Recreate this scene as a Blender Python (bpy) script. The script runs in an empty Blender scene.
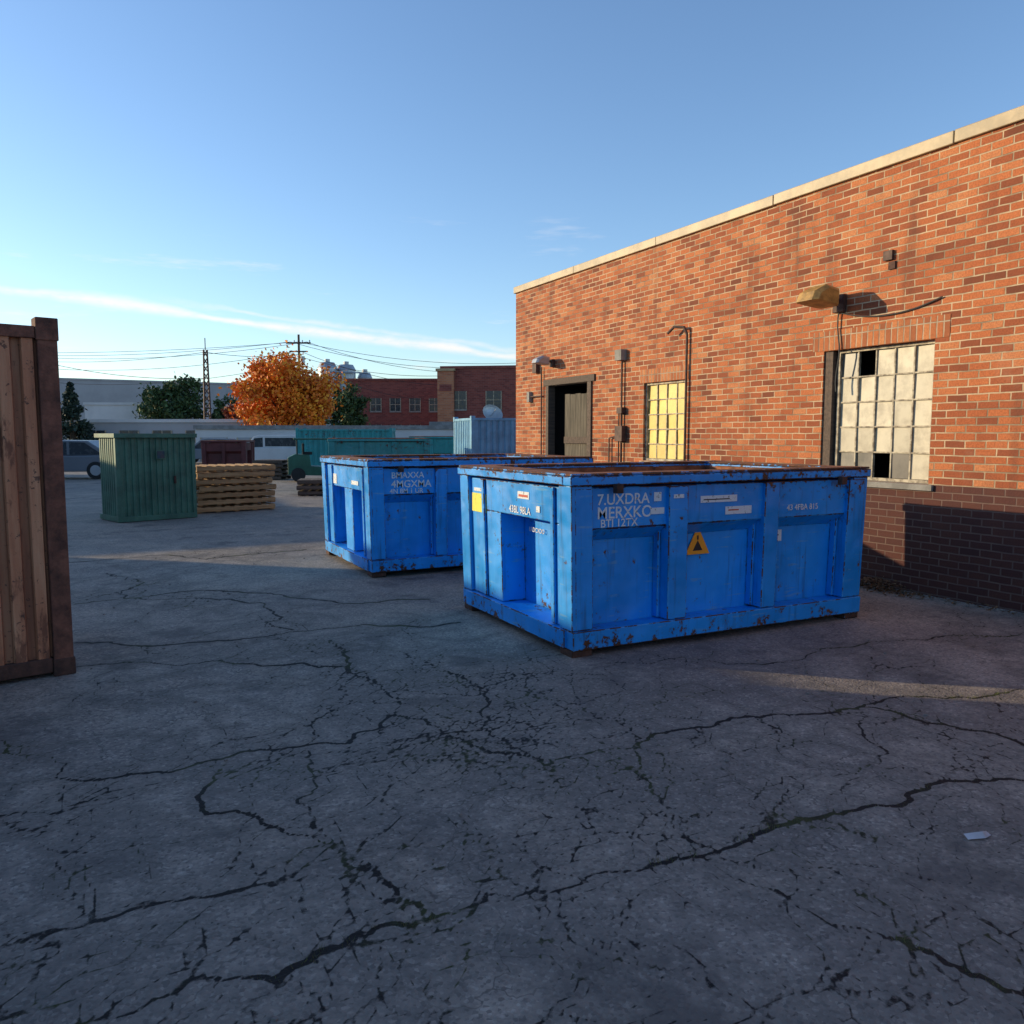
import bpy, math, random
import numpy as np
from mathutils import Vector, Matrix
random.seed(7); rng=np.random.default_rng(7)
sc=bpy.context.scene
PS=math.radians(26.9); TH=math.radians(5.44)
sP,cP=math.sin(PS),math.cos(PS)
def LD(L,D): return (D*sP+L*cP, D*cP-L*sP)

# ---------------- node helpers ----------------
class NT:
    def __init__(s,nt): s.nt=nt
    def n(s,t,props=None,**inp):
        nd=s.nt.nodes.new(t)
        for k,v in (props or {}).items(): setattr(nd,k,v)
        for k,v in inp.items():
            s.put(nd.inputs[k.replace('_',' ')],v)
        return nd
    def put(s,sock,v):
        if isinstance(v,bpy.types.NodeSocket): s.nt.links.new(v,sock)
        else:
            if sock.type=='RGBA' and hasattr(v,'__len__') and len(v)==3: v=(*v,1)
            sock.default_value=v
    def math(s,op,a,b=0.0,c=None,clamp=False):
        nd=s.nt.nodes.new('ShaderNodeMath'); nd.operation=op; nd.use_clamp=clamp
        s.put(nd.inputs[0],a); s.put(nd.inputs[1],b)
        if c is not None: s.put(nd.inputs[2],c)
        return nd.outputs[0]
    def vm(s,op,a,b=(0,0,0)):
        nd=s.nt.nodes.new('ShaderNodeVectorMath'); nd.operation=op
        s.put(nd.inputs[0],a)
        if op=='SCALE': s.put(nd.inputs['Scale'],b)
        else: s.put(nd.inputs[1],b)
        return nd.outputs['Value'] if op in('DOT_PRODUCT','LENGTH') else nd.outputs['Vector']
    def mix(s,f,a,b,mode='MIX'):
        nd=s.nt.nodes.new('ShaderNodeMixRGB'); nd.blend_type=mode
        s.put(nd.inputs[0],f); s.put(nd.inputs[1],a); s.put(nd.inputs[2],b)
        return nd.outputs[0]
    def noise(s,vec,scale,detail=4,rough=.55,dist=0.0):
        nd=s.n('ShaderNodeTexNoise',Vector=vec,Scale=scale,Detail=min(detail,5),Roughness=rough,Distortion=dist)
        return nd.outputs[0]
    def noisec(s,vec,scale,detail=3):
        nd=s.n('ShaderNodeTexNoise',Vector=vec,Scale=scale,Detail=detail)
        return nd.outputs[1]
    def ss(s,x,lo,hi,a=0.0,b=1.0):
        nd=s.nt.nodes.new('ShaderNodeMapRange'); nd.interpolation_type='SMOOTHSTEP'
        for i,v in enumerate((x,lo,hi,a,b)): s.put(nd.inputs[i],v)
        return nd.outputs[0]
    def ramp(s,x,stops):
        nd=s.nt.nodes.new('ShaderNodeValToRGB'); s.put(nd.inputs[0],x)
        e=nd.color_ramp.elements
        while len(e)<len(stops): e.new(.5)
        for i,(p,c) in enumerate(stops):
            e[i].position=p; e[i].color=(*c,1) if len(c)==3 else c
        return nd.outputs[0]
    def sep(s,v):
        nd=s.n('ShaderNodeSeparateXYZ'); s.put(nd.inputs[0],v); return nd.outputs
    def comb(s,x=0.0,y=0.0,z=0.0):
        nd=s.n('ShaderNodeCombineXYZ'); s.put(nd.inputs[0],x);s.put(nd.inputs[1],y);s.put(nd.inputs[2],z); return nd.outputs[0]
    def bump(s,h,strength=.5,dist=.01):
        return s.n('ShaderNodeBump',Strength=strength,Distance=dist,Height=h).outputs[0]
    def obj(s):
        return s.n('ShaderNodeTexCoord').outputs['Object']
def mat(name):
    m=bpy.data.materials.new(name); m.use_nodes=True
    n=NT(m.node_tree); b=m.node_tree.nodes['Principled BSDF']
    return m,n,b
def simple(name,col,rough=.7,metal=0,var=.35,scale=3,bumps=.0,dark=None,detail=4):
    m,n,b=mat(name); o=n.obj()
    f=n.noise(o,scale,detail,.65)
    c2=dark or tuple(x*(1-var) for x in col)
    c=n.mix(n.ss(f,.35,.65),c2,col)
    n.put(b.inputs['Base Color'],c); b.inputs['Roughness'].default_value=rough
    b.inputs['Metallic'].default_value=metal
    if bumps: n.put(b.inputs['Normal'],n.bump(n.noise(o,scale*8,3),bumps,.01))
    return m

# ---------------- materials ----------------
def brick_mat(name,palette,mortar,rot=False,basez=None,scale=1.0,weather=True):
    m,n,b=mat(name); o=n.obj()
    x,y,z=n.sep(o)
    u=n.math('ADD',x,y)
    v2=n.comb(u,z,0.0) if not rot else n.comb(z,u,0.0)
    wob=n.vm('SCALE',n.vm('SUBTRACT',n.noisec(v2,6,1),(.5,.5,.5)),.012)
    vec=n.vm('ADD',v2,wob)
    bt=n.n('ShaderNodeTexBrick',{'offset':.5 if not rot else 0.0},Vector=vec,Color1=(0,0,0),Color2=(1,1,1),Mortar=(.5,.5,.5),Scale=scale)
    bt.inputs['Mortar Size'].default_value=.0080; bt.inputs['Mortar Smooth'].default_value=.35
    bt.inputs['Brick Width'].default_value=.215; bt.inputs['Row Height'].default_value=.076
    fac=bt.outputs[1]
    rnd=n.math('MULTIPLY_ADD',bt.outputs[0],.8,.1)
    if weather:
        rnd=n.math('ADD',rnd,n.math('MULTIPLY',n.math('SUBTRACT',n.noise(v2,1.1,4,.6),.5),.6))
    bc=n.ramp(rnd,palette)
    if weather:
        grit=n.noise(o,60,2)
        bc=n.mix(n.ss(grit,.35,.7,0,.4),bc,tuple(k*.5 for k in palette[1][1]))
        mo=n.mix(n.ss(n.noise(v2,2.5,4,.6),.38,.66),mortar,tuple(c*.42 for c in mortar))
    else: mo=mortar
    c=n.mix(fac,bc,mo)
    if weather:
        st=n.noise(n.comb(n.math('MULTIPLY',u,3.0),n.math('MULTIPLY',z,.35),0.0),1.0,4,.6)
        c=n.mix(n.ss(st,.52,.78,0,.5),c,(.06,.03,.022))
        ef=n.noise(n.vm('ADD',v2,(7,3,0)),.8,5,.65)
        c=n.mix(n.ss(ef,.60,.78,0,.3),c,(.50,.34,.23))
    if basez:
        c=n.mix(n.ss(z,basez-.006,basez+.006,.9,0),c,n.mix(fac,(.050,.016,.016),(.11,.06,.055)))  # maroon base paint, its dark colour also stands in for the dumpster's shadow
    n.put(b.inputs['Base Color'],c); b.inputs['Roughness'].default_value=.9
    if weather:
        hgt=n.math('ADD',n.math('SUBTRACT',1.0,fac),n.math('MULTIPLY',n.noise(o,45,2,.7),.5))
        hgt=n.math('ADD',hgt,n.math('MULTIPLY',bt.outputs[0],.25))
        n.put(b.inputs['Normal'],n.bump(hgt,.8,.008))
    return m
BP=[(0,(.13,.036,.016)),(.22,(.28,.070,.026)),(.5,(.41,.110,.036)),(.78,(.50,.150,.050)),(1,(.56,.23,.095))]
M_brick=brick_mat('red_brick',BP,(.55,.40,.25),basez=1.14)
M_lintel=brick_mat('lintel_brick',[(0,(.24,.07,.03)),(.5,(.48,.15,.05)),(1,(.56,.23,.09))],(.5,.38,.26),rot=True)
M_farbrick=brick_mat('far_brick',[(0,(.13,.028,.024)),(.5,(.21,.048,.036)),(1,(.27,.07,.05))],(.2,.10,.085),scale=.5,weather=False)  # darkened maroon, carries the warehouse front's shade in its colour
M_farbrick_lit=brick_mat('far_brick_sunlit',[(0,(.30,.10,.05)),(.5,(.42,.15,.07)),(1,(.46,.2,.1))],(.3,.2,.15),scale=.5,weather=False)  # tower brick with orange sunlight put into its colour

def blue_mat(name,base,rustamt=.0):
    m,n,b=mat(name); o=n.obj(); x,y,z=n.sep(o)
    big=n.noise(o,1.3,4,.6)
    c=n.mix(n.ss(big,.3,.7),tuple(k*.75 for k in base),base)
    fade=n.noise(n.vm('MULTIPLY',o,(6,6,.9)),1.2,5,.65)
    c=n.mix(n.ss(fade,.48,.75,0,.4),c,tuple(min(.92,k*1.12+.03) for k in base))
    st=n.noise(n.vm('MULTIPLY',o,(14,14,1.0)),1.0,4,.6)
    c=n.mix(n.ss(st,.54,.78,0,.55),c,(.012,.035,.08))
    scn=n.noise(n.vm('MULTIPLY',n.vm('ADD',o,(3,1,2)),(3,3,40)),1.0,2,.5)
    c=n.mix(n.math('MULTIPLY',n.ss(scn,.62,.68),n.ss(fade,.42,.6,0,.5)),c,(.16,.36,.55))
    chn=n.noise(o,16,5,.72); chb=n.noise(n.vm('ADD',o,(5,5,5)),2.5,5,.7)
    low=n.ss(z,.28,.02,0,.085); top=n.ss(z,1.10,1.33,0,.05)
    val=n.math('ADD',n.math('ADD',n.math('MULTIPLY',chn,.55),n.math('MULTIPLY',chb,.45)),n.math('ADD',low,top))
    val=n.math('ADD',val,rustamt)
    mask=n.ss(val,.608,.622)
    halo=n.ss(val,.565,.625,0,.5)
    rc=n.ramp(chn,[(.35,(.018,.010,.009)),(.52,(.07,.028,.014)),(.7,(.17,.065,.026))])
    c=n.mix(halo,c,(.05,.07,.10)); c=n.mix(mask,c,rc)
    n.put(b.inputs['Base Color'],c)
    n.put(b.inputs['Roughness'],n.mix(mask,n.mix(n.ss(big,.3,.7),(.36,.36,.36),(.6,.6,.6)),(.9,.9,.9)))
    hgt=n.math('ADD',n.noise(o,2.6,2),n.math('MULTIPLY',mask,-.06))
    n.put(b.inputs['Normal'],n.bump(hgt,.8,.05))
    return m
M_blue=blue_mat('blue_paint_worn',(.005,.315,.88))
M_blue_edge=blue_mat('blue_paint_edge',(.04,.36,.80),.095)
M_teal=blue_mat('teal_paint_worn',(.02,.27,.28),-.02)
M_green=simple('green_painted_metal',(.06,.17,.115),.55,0,.4,2.5,.2)
M_lightblue=simple('light_blue_steel',(.16,.38,.55),.5,0,.3,2)
def rust_mat(name,a=(.20,.075,.035),b_=(.055,.024,.016)):
    m,n,b=mat(name); o=n.obj()
    f=n.noise(o,6,5,.72)
    c=n.ramp(f,[(.3,b_),(.5,a),(.62,tuple(min(1,k*1.5) for k in a)),(.75,tuple(k*.5 for k in a))])
    n.put(b.inputs['Base Color'],c); b.inputs['Roughness'].default_value=.88
    n.put(b.inputs['Normal'],n.bump(n.noise(o,40,3,.7),.6,.01)); return m
M_rust=rust_mat('rusty_steel',(.24,.085,.035)); M_rustd=rust_mat('dark_rust',(.07,.032,.022),(.02,.012,.010))
M_black=simple('black_rubber',(.02,.02,.02),.8)
M_debris=simple('debris',(.16,.12,.08),.95,0,.7,9,.8)

def container_mat():
    m,n,b=mat('brown_container_paint'); o=n.obj(); x,y,z=n.sep(o)
    f=n.noise(n.vm('MULTIPLY',o,(7,7,.5)),1.2,5,.65)
    c=n.ramp(f,[(.3,(.24,.085,.042)),(.5,(.44,.18,.09)),(.68,(.56,.29,.16))])
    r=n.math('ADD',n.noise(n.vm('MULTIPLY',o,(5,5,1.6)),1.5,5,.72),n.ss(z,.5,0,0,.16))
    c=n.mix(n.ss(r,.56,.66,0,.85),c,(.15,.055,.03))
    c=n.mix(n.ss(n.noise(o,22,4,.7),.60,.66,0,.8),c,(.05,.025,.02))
    groove_shade=n.ss(y,.030,.046)
    c=n.mix(n.math('MULTIPLY',groove_shade,.45),c,(.08,.032,.022))  # groove shade painted into the colour of the recessed ribs
    n.put(b.inputs['Base Color'],c); b.inputs['Roughness'].default_value=.75
    n.put(b.inputs['Normal'],n.bump(n.noise(o,30,3,.7),.35,.01)); return m
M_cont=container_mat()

def wood_mat(name,a,b_,axis=0):
    m,n,b=mat(name); o=n.obj()
    s=[30,30,30]; s[axis]=2.0
    r=n.n('ShaderNodeNewGeometry').outputs['Random Per Island']
    f=n.noise(n.vm('ADD',n.vm('MULTIPLY',o,tuple(s)),n.comb(n.math('MULTIPLY',r,30.0),0.0,n.math('MULTIPLY',r,17.0))),1,4,.6)
    c=n.mix(n.ss(f,.3,.7),b_,a)
    c=n.mix(n.math('MULTIPLY',r,.55),c,tuple(k*.45 for k in a))
    n.put(b.inputs['Base Color'],c); b.inputs['Roughness'].default_value=.85
    return m
M_pallet=wood_mat('pallet_wood',(.56,.34,.16),(.32,.18,.08))
M_palletd=wood_mat('old_pallet_wood',(.16,.11,.08),(.07,.05,.04))
M_door=wood_mat('weathered_door_wood',(.17,.14,.10),(.06,.05,.035),2)
M_frame=simple('old_cream_paint',(.50,.43,.31),.7,0,.45,14,.0,dark=(.18,.14,.10))
M_coping=simple('metal_coping',(.44,.32,.18),.5,0,.35,2.5,.1)
M_conc=simple('concrete',(.30,.28,.25),.9,0,.35,6,.4)
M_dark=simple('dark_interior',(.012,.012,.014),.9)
M_roof=simple('roof_membrane',(.25,.25,.25),.9)
M_pipe=simple('conduit_rust',(.11,.06,.045),.7,.2,.5,10)
M_lamp=simple('yellowed_lamp',(.50,.28,.07),.5,0,.5,8)
M_greyb=simple('grey_cladding',(.33,.34,.36),.8,0,.15,.3)
M_whiteb=simple('white_cladding',(.55,.56,.57),.8,0,.15,.3)
M_metal=simple('galvanised_metal',(.42,.44,.46),.45,.5,.2,1)
M_bark=simple('bark',(.07,.05,.035),.95,0,.5,8,.0)
M_pole=simple('pole_wood',(.10,.065,.045),.9,0,.4,4)
M_wire=simple('wire',(.03,.03,.03),.6)
M_tyre=M_black
def glass_dark(name,col=(.02,.025,.03),rough=.08):
    m,n,b=mat(name); o=n.obj()
    f=n.noise(o,5,3)
    n.put(b.inputs['Base Color'],n.mix(f,col,tuple(k*2.2+.01 for k in col)))
    n.put(b.inputs['Roughness'],n.ss(f,.3,.7,rough,rough+.25))
    return m
M_glass=glass_dark('dark_glass')
def pane(name,col,d,ro=.5):
    m,n,b=mat(name); o=n.obj()
    r=n.n('ShaderNodeNewGeometry').outputs['Random Per Island']
    f=n.noise(n.vm('ADD',o,n.comb(0.0,n.math('MULTIPLY',r,9.0),0.0)),4,5,.65)
    c=n.mix(n.ss(f,.38,.75),col,d)
    c=n.mix(n.math('MULTIPLY',r,.45),c,tuple(k*.5 for k in col))
    n.put(b.inputs['Base Color'],c); b.inputs['Roughness'].default_value=ro
    return m
M_pane=pane('painted_pane',(.62,.55,.41),(.32,.27,.20))
M_paney=pane('yellow_pane',(.88,.62,.15),(.66,.43,.10))
M_panegr=pane('grimy_pane',(.16,.14,.12),(.05,.05,.05),.4)
def sticker(name,col,wear=.57):
    m,n,b=mat(name); o=n.obj()
    f=n.noise(o,35,5,.7)
    n.put(b.inputs['Base Color'],n.mix(n.ss(f,wear,wear+.05),col,tuple(k*.3+.01 for k in col)))
    b.inputs['Roughness'].default_value=.6; return m
M_white=sticker('white_stencil',(.66,.70,.74)); M_yel=sticker('yellow_label',(.78,.70,.08),.6)
M_org=sticker('orange_label',(.90,.34,.02),.64); M_blk=sticker('black_print',(.02,.02,.02),.7)
M_red=sticker('red_label',(.5,.08,.04))

# ---------------- mesh builder ----------------
class MB:
    def __init__(s): s.v=[];s.f=[];s.m=[];s.mats=[]
    def mi(s,m):
        if m not in s.mats: s.mats.append(m)
        return s.mats.index(m)
    def poly(s,pts,m):
        i=len(s.v); s.v+= [tuple(p) for p in pts]; s.f.append(tuple(range(i,i+len(pts)))); s.m.append(s.mi(m))
    def box(s,x0,x1,y0,y1,z0,z1,m,T=None):
        if x0>x1:x0,x1=x1,x0
        if y0>y1:y0,y1=y1,y0
        i=len(s.v)
        P=[(x0,y0,z0),(x1,y0,z0),(x1,y1,z0),(x0,y1,z0),(x0,y0,z1),(x1,y0,z1),(x1,y1,z1),(x0,y1,z1)]
        if T: P=[tuple(T@Vector(p)) for p in P]
        s.v+=P
        for f in ((0,3,2,1),(4,5,6,7),(0,1,5,4),(1,2,6,5),(2,3,7,6),(3,0,4,7)):
            s.f.append(tuple(i+k for k in f)); s.m.append(s.mi(m))
    def cyl(s,p0,p1,r0,m,r1=None,n=12,cap=True):
        r1=r0 if r1 is None else r1
        p0=Vector(p0);p1=Vector(p1);d=(p1-p0).normalized()
        a=d.orthogonal().normalized(); b=d.cross(a); i=len(s.v)
        for p,r in((p0,r0),(p1,r1)):
            for k in range(n):
                t=2*math.pi*k/n; s.v.append(tuple(p+a*math.cos(t)*r+b*math.sin(t)*r))
        for k in range(n):
            s.f.append((i+k,i+(k+1)%n,i+n+(k+1)%n,i+n+k)); s.m.append(s.mi(m))
        if cap:
            s.f.append(tuple(i+n+k for k in range(n)));s.m.append(s.mi(m))
            s.f.append(tuple(i+n-1-k for k in range(n)));s.m.append(s.mi(m))
    def tube(s,pts,r,m,n=8):
        for a,b in zip(pts[:-1],pts[1:]): s.cyl(a,b,r,m,n=n)
    def prism(s,prof,y0,y1,m,axis='y'):
        i=len(s.v);k=len(prof)
        for yy in (y0,y1):
            for a,z in prof: s.v.append((a,yy,z) if axis=='y' else (yy,a,z))
        for j in range(k):
            s.f.append((i+j,i+(j+1)%k,i+k+(j+1)%k,i+k+j));s.m.append(s.mi(m))
        s.f.append(tuple(i+j for j in range(k))[::-1]);s.m.append(s.mi(m))
        s.f.append(tuple(i+k+j for j in range(k)));s.m.append(s.mi(m))
    def obj(s,name,parent=None,bevel=0,smooth=False,loc=None,rz=None,fixn=True,bevmat=None):
        bi=s.mi(bevmat) if bevmat else -1
        me=bpy.data.meshes.new(name); me.from_pydata(s.v,[],s.f)
        for m in s.mats: me.materials.append(m)
        me.polygons.foreach_set('material_index',s.m)
        if smooth: me.polygons.foreach_set('use_smooth',[True]*len(s.f))
        if fixn:
            import bmesh
            bm=bmesh.new();bm.from_mesh(me);bmesh.ops.recalc_face_normals(bm,faces=bm.faces);bm.to_mesh(me);bm.free()
        me.update()
        o=bpy.data.objects.new(name,me); sc.collection.objects.link(o)
        if parent: o.parent=parent
        if loc: o.location=loc
        if rz is not None: o.rotation_euler[2]=rz
        if bevel:
            b=o.modifiers.new('bevel','BEVEL');b.width=bevel;b.segments=2;b.limit_method='ANGLE';b.angle_limit=math.radians(40)
            if bevmat: b.material=bi
        return o
def empty(name,loc=(0,0,0),rz=0):
    e=bpy.data.objects.new(name,None); sc.collection.objects.link(e)
    e.location=loc; e.rotation_euler=(0,0,rz); e.empty_display_size=.3
    return e
def text(body,size,loc,rot,m,parent,name='lettering'):
    c=bpy.data.curves.new(name,'FONT'); c.body=body;c.size=size;c.extrude=.0008;c.offset=size*.012
    c.materials.append(m); o=bpy.data.objects.new(name,c); sc.collection.objects.link(o)
    o.location=loc;o.rotation_euler=rot;o.parent=parent
    return o

# ---------------- ground ----------------
CR=[([(-1.6,2.3),(-.9,2.42),(-0.1,2.44),(0.24,2.49),(0.59,2.48),(0.97,2.49),(1.44,2.45),(1.78,2.43),(2.07,2.41),(2.41,2.44),(2.94,2.38),(3.89,2.22),(5.5,1.9)],.008),
([(0.97,2.49),(0.9,2.72),(0.7,3.24),(0.53,3.52),(0.5,4.21)],.006),
([(2.06,2.4),(2.16,2.08),(2.29,1.68),(2.39,1.33),(2.6,.6)],.006),
([(1.59,6.38),(1.5,5.48),(1.5,4.51),(1.74,3.81),(1.93,3.44),(2.5,3.42),(3.36,3.51),(4.09,3.34),(4.33,2.49),(4.5,1.4)],.007),
([(-1.2,5.6),(-0.56,5.05),(-0.24,4.35),(0.24,4.21),(0.69,4.34),(1.14,4.19),(1.5,4.51)],.006),
([(-0.25,7.31),(0.65,6.86),(1.69,6.79),(2.77,6.49)],.011),
([(-.23,6.5),(.33,6.3),(.95,5.95),(1.5,5.65)],.009),
([(-1.2,3.0),(-.28,2.98),(.02,2.99),(.32,2.95),(.6,2.92)],.004),
([(.92,4.22),(.85,3.7),(.77,3.2),(.95,2.6)],.004),
([(2.05,2.42),(2.21,2.84),(2.29,3.17),(2.49,4.26),(2.6,5.0)],.003),
([(.5,4.0),(.93,4.3),(1.35,5.1),(1.5,5.65)],.004),
([(4.09,3.34),(4.8,3.2),(5.5,3.0),(7.4,2.9)],.006),
([(1.93,3.6),(2.1,4.5),(2.1,5.2)],.004),
([(-1.4,4.2),(-.4,4.05),(.24,4.1)],.005),
([(-.3,9),(.9,9.1),(1.6,8.5),(2.0,7.97),(2.9,7.6)],.012),
([(2.41,2.44),(2.9,2.8),(3.6,2.75),(4.0,3.3)],.003),
([(0,10.8),(1.1,8.5),(1.4,6.9)],.010),
([(-.5,12.0),(1.2,11.4),(2.6,11.8)],.014),
([(3.2,4.8),(4.3,4.3),(5.4,4.4),(7.3,4.0)],.005),
([(0.0,1.9),(1.0,1.7),(2.2,1.68)],.002),
([(1.4,4.1),(1.9,4.0),(2.5,4.3),(3.0,4.2)],.003),([(1.5,5.0),(2.1,4.6),(2.5,4.9)],.003)]
def frac(a,b,amp,minl):
    l=math.hypot(b[0]-a[0],b[1]-a[1])
    if l<minl: return [b]
    k=random.gauss(0,amp)*l
    m=((a[0]+b[0])/2-(b[1]-a[1])/l*k,(a[1]+b[1])/2+(b[0]-a[0])/l*k)
    return frac(a,m,amp,minl)+frac(m,b,amp,minl)
segs=[]; tips=[]
for pl,w in CR:
    pts=[pl[0]]
    for a,b in zip(pl[:-1],pl[1:]): pts+=frac(a,b,.11,.045)
    ww=w
    for a,b in zip(pts[:-1],pts[1:]):
        ww=max(w*.55,min(w*1.7,ww+random.gauss(0,w*.2)))
        segs.append((a,b,ww))
        if random.random()<.12: tips.append((a,math.atan2(b[1]-a[1],b[0]-a[0])))
def walk(p,ang,n,w,depth=0):
    for i in range(n):
        st=random.uniform(.03,.06); ang+=random.gauss(0,.34)
        q=(p[0]+math.cos(ang)*st,p[1]+math.sin(ang)*st)
        segs.append((p,q,w*(1-i/n)+.0008)); p=q
        if depth<2 and random.random()<.09: walk(p,ang+random.choice((-1,1))*random.uniform(.6,1.4),n//2,w*.7,depth+1)
for p,a in tips:
    walk(p,a+random.choice((-1,1))*random.uniform(.7,1.6),random.randint(6,30),random.uniform(.0006,.0022))
for k in range(14):
    walk((random.gauss(1.7,.5),random.gauss(4.3,.8)),random.random()*6.28,random.randint(8,22),random.uniform(.0006,.0016))
def axis_arr(lo,hi,step,far):
    mid=list(np.arange(lo,hi,step)); out=[];d=step;x=hi
    while x<far: out.append(x); d*=1.35; x+=d
    out.append(far); neg=[];d=step;x=lo-step
    while x>-far: neg.append(x); d*=1.35; x-=d
    neg.append(-far)
    return np.array(neg[::-1]+mid+out)
xs=axis_arr(-3.2,7.6,.017,900.);ys=axis_arr(1.0,12.5,.017,900.)
Dm=np.full((len(ys),len(xs)),.4)
for a,b,w in segs:
    R=.14
    i0,i1=np.searchsorted(xs,[min(a[0],b[0])-R,max(a[0],b[0])+R]);j0,j1=np.searchsorted(ys,[min(a[1],b[1])-R,max(a[1],b[1])+R])
    if i1<=i0 or j1<=j0: continue
    X,Y=np.meshgrid(xs[i0:i1],ys[j0:j1]); dx,dy=b[0]-a[0],b[1]-a[1]; l2=dx*dx+dy*dy+1e-9
    t=np.clip(((X-a[0])*dx+(Y-a[1])*dy)/l2,0,1)
    d=np.hypot(X-a[0]-t*dx,Y-a[1]-t*dy)-w
    Dm[j0:j1,i0:i1]=np.minimum(Dm[j0:j1,i0:i1],d)
X,Y=np.meshgrid(xs,ys)
near=np.exp(-((X-2)**2+(Y-5)**2)/60)
Z=near*(.008*np.sin(X*1.7+Y*.6)+.006*np.sin(Y*2.3-X*1.1+1)+.004*np.sin(X*4.1+2)*np.sin(Y*3.3))-.012
nv=X.size; co=np.stack([X.ravel(),Y.ravel(),Z.ravel()],1).astype(np.float32)
nx,ny=len(xs),len(ys)
idx=np.arange(nv).reshape(ny,nx)
q=np.stack([idx[:-1,:-1],idx[:-1,1:],idx[1:,1:],idx[1:,:-1]],-1).reshape(-1,4)
me=bpy.data.meshes.new('ground'); me.vertices.add(nv); me.vertices.foreach_set('co',co.ravel())
me.loops.add(q.size); me.loops.foreach_set('vertex_index',q.ravel().astype(np.int32))
me.polygons.add(len(q)); me.polygons.foreach_set('loop_start',np.arange(0,q.size,4,dtype=np.int32))
me.polygons.foreach_set('use_smooth',np.ones(len(q),dtype=bool))
me.update(calc_edges=True)
at=me.attributes.new('crack','FLOAT','POINT'); at.data.foreach_set('value',Dm.ravel().astype(np.float32))
ground=bpy.data.objects.new('ground',me); sc.collection.objects.link(ground)
m,n,b=mat('asphalt'); o=n.obj()
ca=n.n('ShaderNodeAttribute',{'attribute_name':'crack'}).outputs['Fac']
big=n.noise(o,.30,4,.6); medn=n.n('ShaderNodeTexNoise',Vector=o,Scale=1.4,Detail=5.0,Roughness=.65)
med=medn.outputs[0]; mr,mg,mb_=n.sep(medn.outputs[1])
fine=n.noise(o,26,3,.75)
c=n.ramp(big,[(.3,(.25,.215,.185)),(.5,(.33,.280,.232)),(.7,(.40,.335,.268))])
c=n.mix(n.ss(med,.38,.66,0,.55),c,(.165,.145,.132))
c=n.mix(n.ss(mg,.52,.68,0,.55),c,(.46,.38,.30))
vo=n.n('ShaderNodeTexVoronoi',Vector=o,Scale=75.0)
agg=n.sep(vo.outputs['Color'])[0]
c=n.mix(n.ss(agg,.80,.95,0,.45),c,(.55,.48,.40))
c=n.mix(n.ss(agg,.25,.05,0,.55),c,(.09,.082,.078))
c=n.mix(n.ss(fine,.38,.68,0,.5),c,(.13,.118,.108))
c=n.mix(n.ss(mb_,.55,.67,0,.65),c,(.085,.076,.074))
wv=n.vm('ADD',o,n.vm('SCALE',medn.outputs[1],.6))
ve=n.n('ShaderNodeTexVoronoi',{'feature':'DISTANCE_TO_EDGE'},Vector=wv,Scale=3.0).outputs['Distance']
hair=n.math('MULTIPLY',n.ss(ve,.016,.004),n.ss(n.math('ADD',n.math('MULTIPLY',big,.6),n.math('MULTIPLY',mr,.4)),.46,.56,0,.6))
c=n.mix(hair,c,(.055,.05,.046))
jn=n.math('MULTIPLY',n.math('SUBTRACT',n.noise(o,60,3,.7),.5),.009)
cd=n.math('ADD',ca,jn)
c=n.mix(n.ss(cd,.10,.0,0,.45),c,(.13,.115,.10))
crk=n.ss(cd,.0045,-.0005)
c=n.mix(crk,c,n.mix(n.ss(mr,.5,.62),(.016,.014,.013),(.045,.050,.018)))
n.put(b.inputs['Base Color'],c)
n.put(b.inputs['Roughness'],n.ss(mg,.3,.7,.75,.95))
b.inputs['Specular IOR Level'].default_value=.25
hh=n.math('MULTIPLY_ADD',vo.outputs['Distance'],-.35,n.math('MULTIPLY',fine,1.1))
n.put(b.inputs['Normal'],n.bump(hh,.75,.008))
me.materials.append(m)

gm=simple('crack_weeds',(.12,.13,.035),.8,0,.5,9)
g=MB()
for (a,bq,w) in segs:
    if w>.0085 and a[1]<3.2 and random.random()<.6:
        for k in range(random.randint(3,10)):
            p=Vector((a[0]+random.gauss(0,.010),a[1]+random.gauss(0,.010),-.02))
            t=p+Vector((random.gauss(0,.012),random.gauss(0,.012),random.uniform(.02,.032)))
            sd=Vector((random.gauss(0,1),random.gauss(0,1),0)).normalized()*.0014
            g.poly([p-sd,p+sd,t],gm)
g.obj('grass',fixn=False)
pm=simple('pebble',(.22,.20,.18),.9); g=MB()
for k in range(420):
    x=random.uniform(-1.5,7.4); y=random.uniform(1.6,11)
    if k%3==0: x=7.6-abs(random.gauss(0,.12)); y=random.uniform(3,9)
    r=random.uniform(.003,.009)*(1.6 if k%3==0 else 1)
    T=Matrix.Translation((x,y,-.012+r*.5))@Matrix.Rotation(random.random()*6,4,'Z')@Matrix.Rotation(random.random()*.8,4,'X')
    g.box(-r,r,-r*.7,r*.7,-r*.6,r*.6,pm,T)
g.obj('gravel')
g=MB(); wl=simple('paper_litter',(.6,.6,.62),.7)
g.poly([(3.10,1.98,.0),(3.17,1.95,.004),(3.185,1.975,.018),(3.115,2.01,.008)],wl); g.poly([(3.17,1.95,.004),(3.22,1.96,.0),(3.225,1.985,.006),(3.185,1.975,.018)],wl)
g.obj('paper_litter')

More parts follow.
